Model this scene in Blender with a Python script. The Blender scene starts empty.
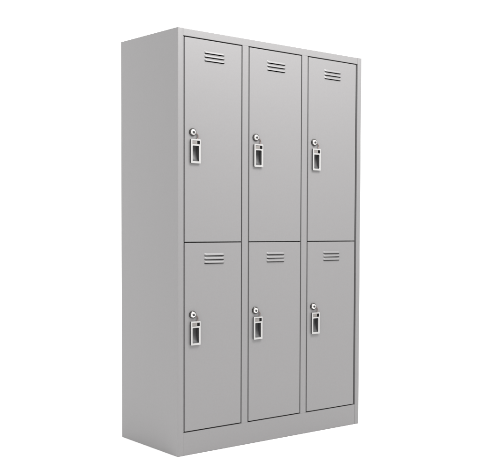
import bpy, bmesh, math
from mathutils import Vector, Matrix

S = bpy.context.scene
C = S.collection
R = math.radians

# ------------------------------------------------------------------ camera
YAW, PITCH, ROLL = 0.79046, -0.04513, 0.0127
fw = Vector((math.sin(YAW)*math.cos(PITCH), math.cos(YAW)*math.cos(PITCH), math.sin(PITCH)))
rt = Vector((math.cos(YAW), -math.sin(YAW), 0))
up = rt.cross(fw)
r2 = rt*math.cos(ROLL) + up*math.sin(ROLL)
u2 = up*math.cos(ROLL) - rt*math.sin(ROLL)
cam_d = bpy.data.cameras.new('camera')
cam_d.sensor_fit = 'HORIZONTAL'
cam_d.sensor_width = 36
cam_d.lens = 938.228/480*36
cam_d.shift_x = (240-446.286)/480
cam_d.shift_y = (263.729-235)/480
cam_d.clip_start = 0.05
cam_d.clip_end = 500
cam = bpy.data.objects.new('camera', cam_d)
C.objects.link(cam)
m = Matrix((r2, u2, -fw)).transposed().to_4x4()
m.translation = Vector((-1.99804, -3.55956, 1.00958))
cam.matrix_world = m
S.camera = cam

# ------------------------------------------------------------------ studio light
WORLD = 1.75
w = bpy.data.worlds.new('World')
S.world = w
w.use_nodes = True
bg = w.node_tree.nodes['Background']
bg.inputs['Color'].default_value = (1, 0.998, 0.998, 1)
bg.inputs['Strength'].default_value = WORLD

def softbox(name, loc, target, sx, sy, watts):
    d = bpy.data.lights.new(name, 'AREA')
    d.shape = 'RECTANGLE'
    d.size, d.size_y = sx, sy
    d.energy = watts
    d.color = (1, 0.99, 0.985)
    o = bpy.data.objects.new(name, d)
    o.location = loc
    o.rotation_euler = (Vector(target)-Vector(loc)).to_track_quat('-Z', 'Y').to_euler()
    C.objects.link(o)
    return o

softbox('key_softbox', (0.7, -1.5, 3.0), (0.5, 0.0, 1.6), 1.6, 0.9, 110)
softbox('added_side_fill', (-2.3, 0.35, 1.3), (0.0, 0.25, 0.9), 1.8, 2.0, 17)  # unseen fill lamp, added to brighten the cabinet's left side

S.view_settings.view_transform = 'Standard'
S.view_settings.look = 'None'
S.view_settings.exposure = 0
S.view_settings.gamma = 1
S.cycles.max_bounces = 10

# ------------------------------------------------------------------ materials
def mat(name, col, rough=0.5, metal=0.0, bump=0.0, bscale=900, mottle=0.0, wave=0.0, spec=0.5):
    m = bpy.data.materials.new(name)
    m.use_nodes = True
    nt = m.node_tree
    b = nt.nodes['Principled BSDF']
    b.inputs['Base Color'].default_value = (*col, 1)
    b.inputs['Roughness'].default_value = rough
    b.inputs['Metallic'].default_value = metal
    b.inputs['Specular IOR Level'].default_value = spec
    tc = nt.nodes.new('ShaderNodeTexCoord')
    def noise(scale, detail=2):
        n = nt.nodes.new('ShaderNodeTexNoise')
        n.inputs['Scale'].default_value = scale
        n.inputs['Detail'].default_value = detail
        nt.links.new(tc.outputs['Object'], n.inputs['Vector'])
        return n
    if mottle:
        n = noise(130, 4)
        r = nt.nodes.new('ShaderNodeMapRange')
        r.inputs['From Min'].default_value = 0.3
        r.inputs['From Max'].default_value = 0.7
        r.inputs['To Min'].default_value = 1-mottle
        r.inputs['To Max'].default_value = 1+mottle
        nt.links.new(n.outputs['Fac'], r.inputs['Value'])
        mx = nt.nodes.new('ShaderNodeVectorMath')
        mx.operation = 'SCALE'
        mx.inputs[0].default_value = col
        nt.links.new(r.outputs['Result'], mx.inputs['Scale'])
        nt.links.new(mx.outputs['Vector'], b.inputs['Base Color'])
    last = None
    for sc, st, dist in ((bscale, bump, 0.0004), (5.5, wave, 0.004)):
        if st:
            n = noise(sc)
            bp = nt.nodes.new('ShaderNodeBump')
            bp.inputs['Strength'].default_value = st
            bp.inputs['Distance'].default_value = dist
            nt.links.new(n.outputs['Fac'], bp.inputs['Height'])
            if last:
                nt.links.new(last.outputs['Normal'], bp.inputs['Normal'])
            last = bp
    if last:
        nt.links.new(last.outputs['Normal'], b.inputs['Normal'])
    return m

GREY = (0.1438, 0.1412, 0.1419)
M_STEEL = mat('grey_powder_coated_steel', GREY, 0.42, 0, 0.22, 420, 0.02, 0.24)
M_INNER = mat('steel_inside_the_lockers', (0.10, 0.10, 0.10), 0.6, 0, 0.05)
M_CHROME = mat('bright_nickel', (0.52, 0.51, 0.50), 0.22, 1.0, 0.03, 400)
M_COLLAR = mat('nickel_dark_reflection', (0.075, 0.072, 0.07), 0.25, 1.0, 0.03, 400)  # dark reflections of a chrome collar, put into the base colour
M_PLATE = mat('satin_chromed_plastic', (0.33, 0.326, 0.321), 0.26, 0.45, 0.03, 500)
M_DARK = mat('dark_grey_housing', (0.035, 0.035, 0.036), 0.4, 0, 0.05, 500)  # even dark grey on the handle housing
M_CUP = mat('charcoal_plastic_cup', (0.05, 0.05, 0.051), 0.5, 0, 0.05, 500)
M_BLACK = mat('black_plastic', (0.006, 0.006, 0.006), 0.5, 0, 0.03)
M_TAB = mat('warm_grey_plastic', (0.145, 0.135, 0.128), 0.45, 0, 0.04, 500)
M_WIRE = mat('coppery_wire', (0.11, 0.083, 0.076), 0.4, 0.3, 0.03, 500)
M_FLOOR = mat('white_studio_floor', (0.9, 0.9, 0.9), 0.7, 0, 0.05, 60, 0.01)

# ------------------------------------------------------------------ helpers
def obj(name, me, material, parent=None, loc=(0, 0, 0)):
    if isinstance(me, bmesh.types.BMesh):
        b = me
        bmesh.ops.recalc_face_normals(b, faces=b.faces)
        me = bpy.data.meshes.new(name)
        b.to_mesh(me)
        b.free()
    if material and not me.materials:
        me.materials.append(material)
    o = bpy.data.objects.new(name, me)
    C.objects.link(o)
    o.location = loc
    o.parent = parent
    return o

def box(b, x0, x1, y0, y1, z0, z1, bev=0.0, seg=2):
    r = bmesh.ops.create_cube(b, size=1)
    for v in r['verts']:
        v.co = Vector(((x0+x1)/2+v.co.x*(x1-x0), (y0+y1)/2+v.co.y*(y1-y0), (z0+z1)/2+v.co.z*(z1-z0)))
    if bev:
        es = list({e for v in r['verts'] for e in v.link_edges})
        bmesh.ops.bevel(b, geom=es, offset=bev, segments=seg, profile=0.5, affect='EDGES')
    return b

def prism(b, outline, z0, z1):
    """vertical extrusion of an (x, y) outline"""
    lo = [b.verts.new((x, y, z0)) for x, y in outline]
    hi = [b.verts.new((x, y, z1)) for x, y in outline]
    n = len(outline)
    for i in range(n):
        j = (i+1) % n
        b.faces.new((lo[i], lo[j], hi[j], hi[i]))
    b.faces.new(lo[::-1])
    b.faces.new(hi)
    return b

def rrect(x0, x1, z0, z1, r, n=5):
    pts = []
    for cx, cz, a0 in ((x1-r, z1-r, 0), (x0+r, z1-r, 90), (x0+r, z0+r, 180), (x1-r, z0+r, 270)):
        for k in range(n+1):
            a = R(a0+90*k/n)
            pts.append((cx+r*math.cos(a), cz+r*math.sin(a)))
    return pts

def plate(name, loops, y_front, y_back, bev):
    """a plate in the x-z plane with holes (loops after the first), its edges rounded"""
    cu = bpy.data.curves.new(name, 'CURVE')
    cu.dimensions = '2D'
    cu.fill_mode = 'BOTH'
    cu.extrude = abs(y_back-y_front)/2 - bev
    cu.bevel_depth = bev
    cu.bevel_resolution = 3
    cu.offset = -bev
    for lp in loops:
        sp = cu.splines.new('POLY')
        sp.points.add(len(lp)-1)
        for p, (x, z) in zip(sp.points, lp):
            p.co = (x, z, 0, 1)
        sp.use_cyclic_u = True
    tmp = bpy.data.objects.new(name, cu)
    C.objects.link(tmp)
    bpy.context.view_layer.update()
    me = bpy.data.meshes.new_from_object(tmp.evaluated_get(bpy.context.evaluated_depsgraph_get()))
    bpy.data.objects.remove(tmp)
    bpy.data.curves.remove(cu)
    me.name = name
    me.transform(Matrix.Rotation(R(90), 4, 'X'))
    me.transform(Matrix.Translation((0, (y_front+y_back)/2, 0)))
    for p in me.polygons:
        p.use_smooth = False
    me.materials.clear()
    return me

def smooth(o, ang=35):
    for p in o.data.polygons:
        p.use_smooth = True
    o.data.set_sharp_from_angle(angle=R(ang))
    return o

def lathe(b, prof, cx, cz, n=40):
    """profile of (radius, y) revolved about the y axis"""
    rings = []
    for r, y in prof:
        if r < 1e-6:
            rings.append([b.verts.new((cx, y, cz))])
        else:
            rings.append([b.verts.new((cx+r*math.cos(2*math.pi*k/n), y, cz+r*math.sin(2*math.pi*k/n))) for k in range(n)])
    for A, B in zip(rings, rings[1:]):
        for k in range(n):
            j = (k+1) % n
            f = [A[k], A[j]] if len(A) > 1 else [A[0]]
            f += [B[j], B[k]] if len(B) > 1 else [B[0]]
            b.faces.new(f)
    return b

def tube(b, pts, r, n=10):
    pts = [Vector(p) for p in pts]
    rings = []
    for i, p in enumerate(pts):
        t = (pts[min(i+1, len(pts)-1)]-pts[max(i-1, 0)]).normalized()
        a = t.cross(Vector((0, 1, 0.01))).normalized()
        c = t.cross(a)
        rings.append([b.verts.new(p+r*(a*math.cos(2*math.pi*k/n)+c*math.sin(2*math.pi*k/n))) for k in range(n)])
    for A, B in zip(rings, rings[1:]):
        for k in range(n):
            b.faces.new((A[k], A[(k+1) % n], B[(k+1) % n], B[k]))
    b.faces.new(rings[0][::-1])
    b.faces.new(rings[-1])
    return b

# ------------------------------------------------------------------ setting
b = bmesh.new()
bmesh.ops.create_grid(b, x_segments=1, y_segments=1, size=60)
fl = obj('floor', b, M_FLOOR, None, (0, 0, -0.001))
fl['kind'] = 'structure'

# ------------------------------------------------------------------ the locker cabinet
W, D, H = 0.9915, 0.5047, 1.80
FLANGE = 0.0248                     # front fold of each side panel
LEFTS = (0.0325, 0.3500, 0.6722)    # left edge of each door
DOOR_WS = (0.2765, 0.2805, 0.2838)
FIT_DX = (0.0, -0.0040, -0.0035)     # locks sit a few millimetres differently on each door
Z_TOP, Z_MID, Z_LOW = 1.7675, 0.9072, 0.1000
GAP = 0.0024                        # half of a horizontal gap

cab = bpy.data.objects.new('locker_cabinet', None)
C.objects.link(cab)
cab['label'] = 'tall grey steel locker cabinet with six vented doors standing on the white floor'
cab['category'] = 'locker'

T = 0.0012

def side_outline():
    r, n = 0.0028, 6
    pts = [(0.0, D)]
    for k in range(n+1):                       # rounded fold at the front corner
        a = R(180+90*k/n)
        pts.append((r+r*math.cos(a), r+r*math.sin(a)))
    q = 0.0010
    pts += [(FLANGE-q, 0), (FLANGE-q*0.3, q*0.3), (FLANGE, q), (FLANGE, 0.022), (FLANGE-T, 0.022),
            (FLANGE-T, 0.003), (0.003, 0.003), (T, 0.005), (T, D-0.001)]
    return pts

so = side_outline()
sp = obj('side_panel', prism(bmesh.new(), so, 0, H), M_STEEL, cab)
smooth(sp, 25)
sp2 = obj('side_panel', prism(bmesh.new(), [(W-x, y) for x, y in so], 0, H), M_STEEL, cab)
smooth(sp2, 25)

XI0, XI1 = FLANGE+0.0003, W-FLANGE-0.0003
b = bmesh.new()
box(b, XI0, XI1, 0.0006, 0.022, Z_TOP+GAP, H-0.0003, 0.0007)
obj('header_rail', b, M_STEEL, cab)
b = bmesh.new()
box(b, XI0, XI1, 0.0006, 0.022, 0.0, Z_LOW-GAP, 0.0007)
obj('base_plinth', b, M_STEEL, cab)
b = bmesh.new()
box(b, T+0.001, W-T-0.001, 0.023, D-0.003, H-0.0025, H-0.0005)
obj('top_panel', b, M_STEEL, cab)
b = bmesh.new()
box(b, T+0.001, W-T-0.001, D-0.002, D-0.0005, 0.0, H-0.003)
obj('back_panel', b, M_STEEL, cab)
b = bmesh.new()
box(b, T+0.001, W-T-0.001, 0.026, D-0.003, 0.088, 0.090)
obj('bottom_panel', b, M_INNER, cab)
for x0, x1 in ((0.3134, 0.3432), (0.6349, 0.6654)):
    b = bmesh.new()
    box(b, x0, x1, 0.0006, 0.022, Z_LOW-GAP+0.0001, Z_TOP+GAP-0.0001, 0.0006)
    d = obj('divider', b, M_STEEL, cab)
    b = bmesh.new()
    box(b, (x0+x1)/2-0.001, (x0+x1)/2+0.001, 0.0225, D-0.003, 0.091, H-0.004)
    obj('partition', b, M_INNER, d)
for x0, x1 in ((FLANGE+0.0003, LEFTS[0]-0.0005), (0.3434, LEFTS[1]-0.0005), (0.6656, LEFTS[2]-0.0005)):
    b = bmesh.new()
    box(b, x0, x1, 0.0065, 0.0215, Z_LOW-GAP+0.001, Z_TOP+GAP-0.001)
    obj('door_stop', b, M_STEEL, cab)  # strip added behind the left door gap to make it look lighter
xs = (T+0.001, 0.3265, 0.3299, 0.6484, 0.6518, W-T-0.001)
for k in range(3):
    b = bmesh.new()
    box(b, xs[2*k], xs[2*k+1], 0.028, D-0.004, Z_MID-0.012, Z_MID+0.012)
    obj('shelf', b, M_INNER, cab)

# -- door fittings: x measured from the door's left edge, z from the lock's centre
VX0, VX1 = 0.0917, 0.1915           # louvres
PX0, PX1, PZ0, PZ1 = 0.0240, 0.0708, -0.1295, -0.0275    # handle plate
LX = 0.0360                          # lock
FRONT = 0.0008                       # door face, a hair behind the flanges

def vent_mesh(zt):
    """three pressed hoods, each open along its lower edge"""
    b = bmesh.new()
    for k in range(3):
        z = zt-0.0162*k              # bottom lip
        n = 28
        rows = []
        for (f, dz) in ((0, 0.0108), (0.08, 0.0105), (0.35, 0.0088), (0.68, 0.0060), (0.90, 0.0034), (1.0, 0.0012), (0.97, 0.0)):
            row = []
            for i in range(n+1):
                u = i/n
                e = min(1.0, min(u, 1-u)/0.085)
                e = math.sin(e*math.pi/2)**0.8
                row.append(b.verts.new((VX0+(VX1-VX0)*u, FRONT+0.0003-0.0058*f*e, z+dz)))
            rows.append(row)
        for A, B in zip(rows, rows[1:]):
            for i in range(n):
                b.faces.new((A[i], A[i+1], B[i+1], B[i]))
        # inner skin of the hood
        inner = []
        for (f, dz) in ((0.84, 0.0), (0.62, 0.0034), (0.0, 0.0085)):
            row = []
            for i in range(n+1):
                u = i/n
                e = min(1.0, min(u, 1-u)/0.085)
                e = math.sin(e*math.pi/2)**0.8
                row.append(b.verts.new((VX0+(VX1-VX0)*u, FRONT+0.0003-0.0058*f*e, z+dz)))
            inner.append(row)
        for A, B in zip([rows[-1]]+inner, inner):
            for i in range(n):
                b.faces.new((A[i], A[i+1], B[i+1], B[i]))
    bmesh.ops.recalc_face_normals(b, faces=b.faces)
    me = bpy.data.meshes.new('vent')
    b.to_mesh(me)
    b.free()
    for p in me.polygons:
        p.use_smooth = True
    me.set_sharp_from_angle(angle=R(50))
    me.materials.append(M_STEEL)
    return me

def keep(o):
    me = o.data
    bpy.data.objects.remove(o)
    return me

def fit_meshes():
    out = []
    pf, pb = -0.0092, -0.0070        # front plate of the handle
    WZ = (PZ0+0.0085, PZ0+0.0740)    # finger window
    SZ = (PZ0+0.0805, PZ0+0.0955)    # slot above it
    wx = (PX0+0.0078, PX1-0.0090)
    sx = (PX0+0.0065, PX1-0.0050)
    holes = [rrect(wx[0], wx[1], WZ[0], WZ[1], 0.003)[::-1], rrect(sx[0], sx[1], SZ[0], SZ[1], 0.0016)[::-1]]
    out.append(('handle_plate', plate('handle_plate', [rrect(PX0, PX1, PZ0, PZ1, 0.0035)]+holes, pf, pb, 0.0010), M_PLATE))
    i = 0.0007
    h2 = [rrect(wx[0]-.001, wx[1]+.001, WZ[0]-.001, WZ[1]+.001, 0.003)[::-1], rrect(sx[0]-.001, sx[1]+.001, SZ[0]-.001, SZ[1]+.001, 0.0016)[::-1]]
    out.append(('handle_housing', plate('handle_housing', [rrect(PX0+i, PX1-i, PZ0+i, PZ1-i, 0.0035)]+h2, pb+0.0002, FRONT-0.0002, 0.0005), M_DARK))
    # hollow cup behind the window, scooped towards its lower end
    b = bmesh.new()
    cup = []
    prof = [(1.0, pb+0.0008), (0.985, 0.009), (0.93, 0.0135), (0.70, 0.0145), (0.45, 0.0125), (0.22, 0.0075), (0.08, 0.001), (0.0, pb+0.0008)]
    L, Rr = wx[0]-0.0004, wx[1]+0.0004
    for f, y in prof:
        z = WZ[0]-0.0004+(WZ[1]-WZ[0]+0.0008)*f
        cup.append((b.verts.new((L, y, z)), b.verts.new((Rr, y, z)), b.verts.new((L, pb+0.0008, z)), b.verts.new((Rr, pb+0.0008, z))))
    for A, B in zip(cup, cup[1:]):
        b.faces.new((A[0], A[1], B[1], B[0]))
        for s in (0, 1):
            vs = []
            for v in (A[s], A[s+2], B[s+2], B[s]):
                if all((v.co-q.co).length > 1e-6 for q in vs):
                    vs.append(v)
            if len(vs) > 2:
                b.faces.new(vs)
    o = obj('finger_cup', b, M_CUP)
    smooth(o, 30)
    out.append(('finger_cup', keep(o), M_CUP))
    # slot: black backing box and the grey slider filling its left part
    b = bmesh.new()
    box(b, sx[0]-0.0005, sx[1]+0.0005, 0.0006, 0.0014, SZ[0]-0.0005, SZ[1]+0.0005)
    out.append(('slot_backing', keep(obj('slot_backing', b, M_BLACK)), M_BLACK))
    b = bmesh.new()
    xa, xb = sx[0]+0.0004, sx[0]+(sx[1]-sx[0])*0.66
    box(b, xa, xb, -0.0078, 0.0003, SZ[0]+0.0005, SZ[1]-0.0005, 0.0007)
    for k in (0.28, 0.52, 0.76):     # finger ribs
        xr = xa+(xb-xa)*k
        box(b, xr-0.0008, xr+0.0008, -0.0084, -0.0077, SZ[0]+0.002, SZ[1]-0.002, 0.0003)
    out.append(('slider', keep(obj('slider', b, M_TAB)), M_TAB))
    # lock
    b = bmesh.new()
    lathe(b, [(0.0158, FRONT-0.0001), (0.0160, -0.002), (0.0157, -0.0042), (0.0145, -0.0056), (0.0134, -0.0063), (0.0126, -0.0060), (0.0125, -0.003), (0.0, -0.003)], LX, 0)
    o = smooth(obj('lock_collar', b, M_COLLAR), 50)
    out.append(('lock_collar', keep(o), M_COLLAR))
    b = bmesh.new()
    lathe(b, [(0.0121, -0.0032), (0.0122, -0.0064), (0.0119, -0.0078), (0.0110, -0.0088), (0.0090, -0.0095), (0.0, -0.0099)], LX, 0)
    o = smooth(obj('lock_cylinder', b, M_CHROME), 50)
    out.append(('lock_cylinder', keep(o), M_CHROME))
    b = bmesh.new()
    lathe(b, [(0.0052, -0.0090), (0.0052, -0.0103), (0.0046, -0.0106), (0.0, -0.0106)], 0.001, -0.0005, 24)
    box(b, -0.0056, 0.0072, -0.0105, -0.0092, -0.0017, 0.0007)
    out.append(('keyhole', keep(obj('keyhole', b, M_BLACK)), M_BLACK))
    # bent wire from the lock collar down to the handle's top edge
    b = bmesh.new()
    p0, p1, p2, p3 = Vector((LX+0.0140, -0.0030, -0.0040)), Vector((LX+0.0260, -0.0040, -0.0090)), Vector((LX+0.0260, -0.0060, -0.0200)), Vector((LX+0.0170, -0.0065, -0.0282))
    pts = []
    for k in range(15):
        t = k/14
        pts.append(p0*(1-t)**3+p1*3*t*(1-t)**2+p2*3*t*t*(1-t)+p3*t**3)
    tube(b, pts, 0.0022)
    o = smooth(obj('lock_bail', b, M_WIRE), 60)
    out.append(('lock_bail', keep(o), M_WIRE))
    return out

FIT = fit_meshes()

def door_mesh(dw, fx, z0, z1, zl, zv):
    loops = [rrect(0, dw, z0, z1, 0.0015, 3)]
    for k in range(3):
        z = zv-0.0162*k
        loops.append(rrect(VX0+0.0025, VX1-0.0025, z-0.0029, z+0.0055, 0.001, 2)[::-1])
    loops.append(rrect(fx+PX0+0.0055, fx+PX1-0.0055, zl+PZ0+0.0055, zl+PZ0+0.0775, 0.002, 3)[::-1])
    return plate('door', loops, FRONT, FRONT+0.018, 0.0013)

TURN = (38, 6, -4, 20, 50, 10)          # each keyhole was left at its own angle
ROWS = ((Z_MID+GAP, Z_TOP-GAP, 1.3705, 1.7105), (Z_LOW+GAP, Z_MID-GAP, 0.5985, 0.8502))
for z0, z1, zl, zv in ROWS:
    vm = vent_mesh(zv)
    for x, dw, fx in zip(LEFTS, DOOR_WS, FIT_DX):
        door = obj('door', door_mesh(dw, fx, z0, z1, zl, zv), M_STEEL, cab, (x, 0, 0))
        obj('vent', vm, M_STEEL, door)
        for name, me, ma in FIT:
            o = obj(name, me, ma, door, (fx, 0, zl+(0.0012 if name[:4] in ('lock', 'keyh') else 0)))
            if name == 'keyhole':
                o.location.x = fx+LX
                o.rotation_euler.y = R(TURN[len([q for q in cab.children if q.name.startswith('door') and 'stop' not in q.name])-1])
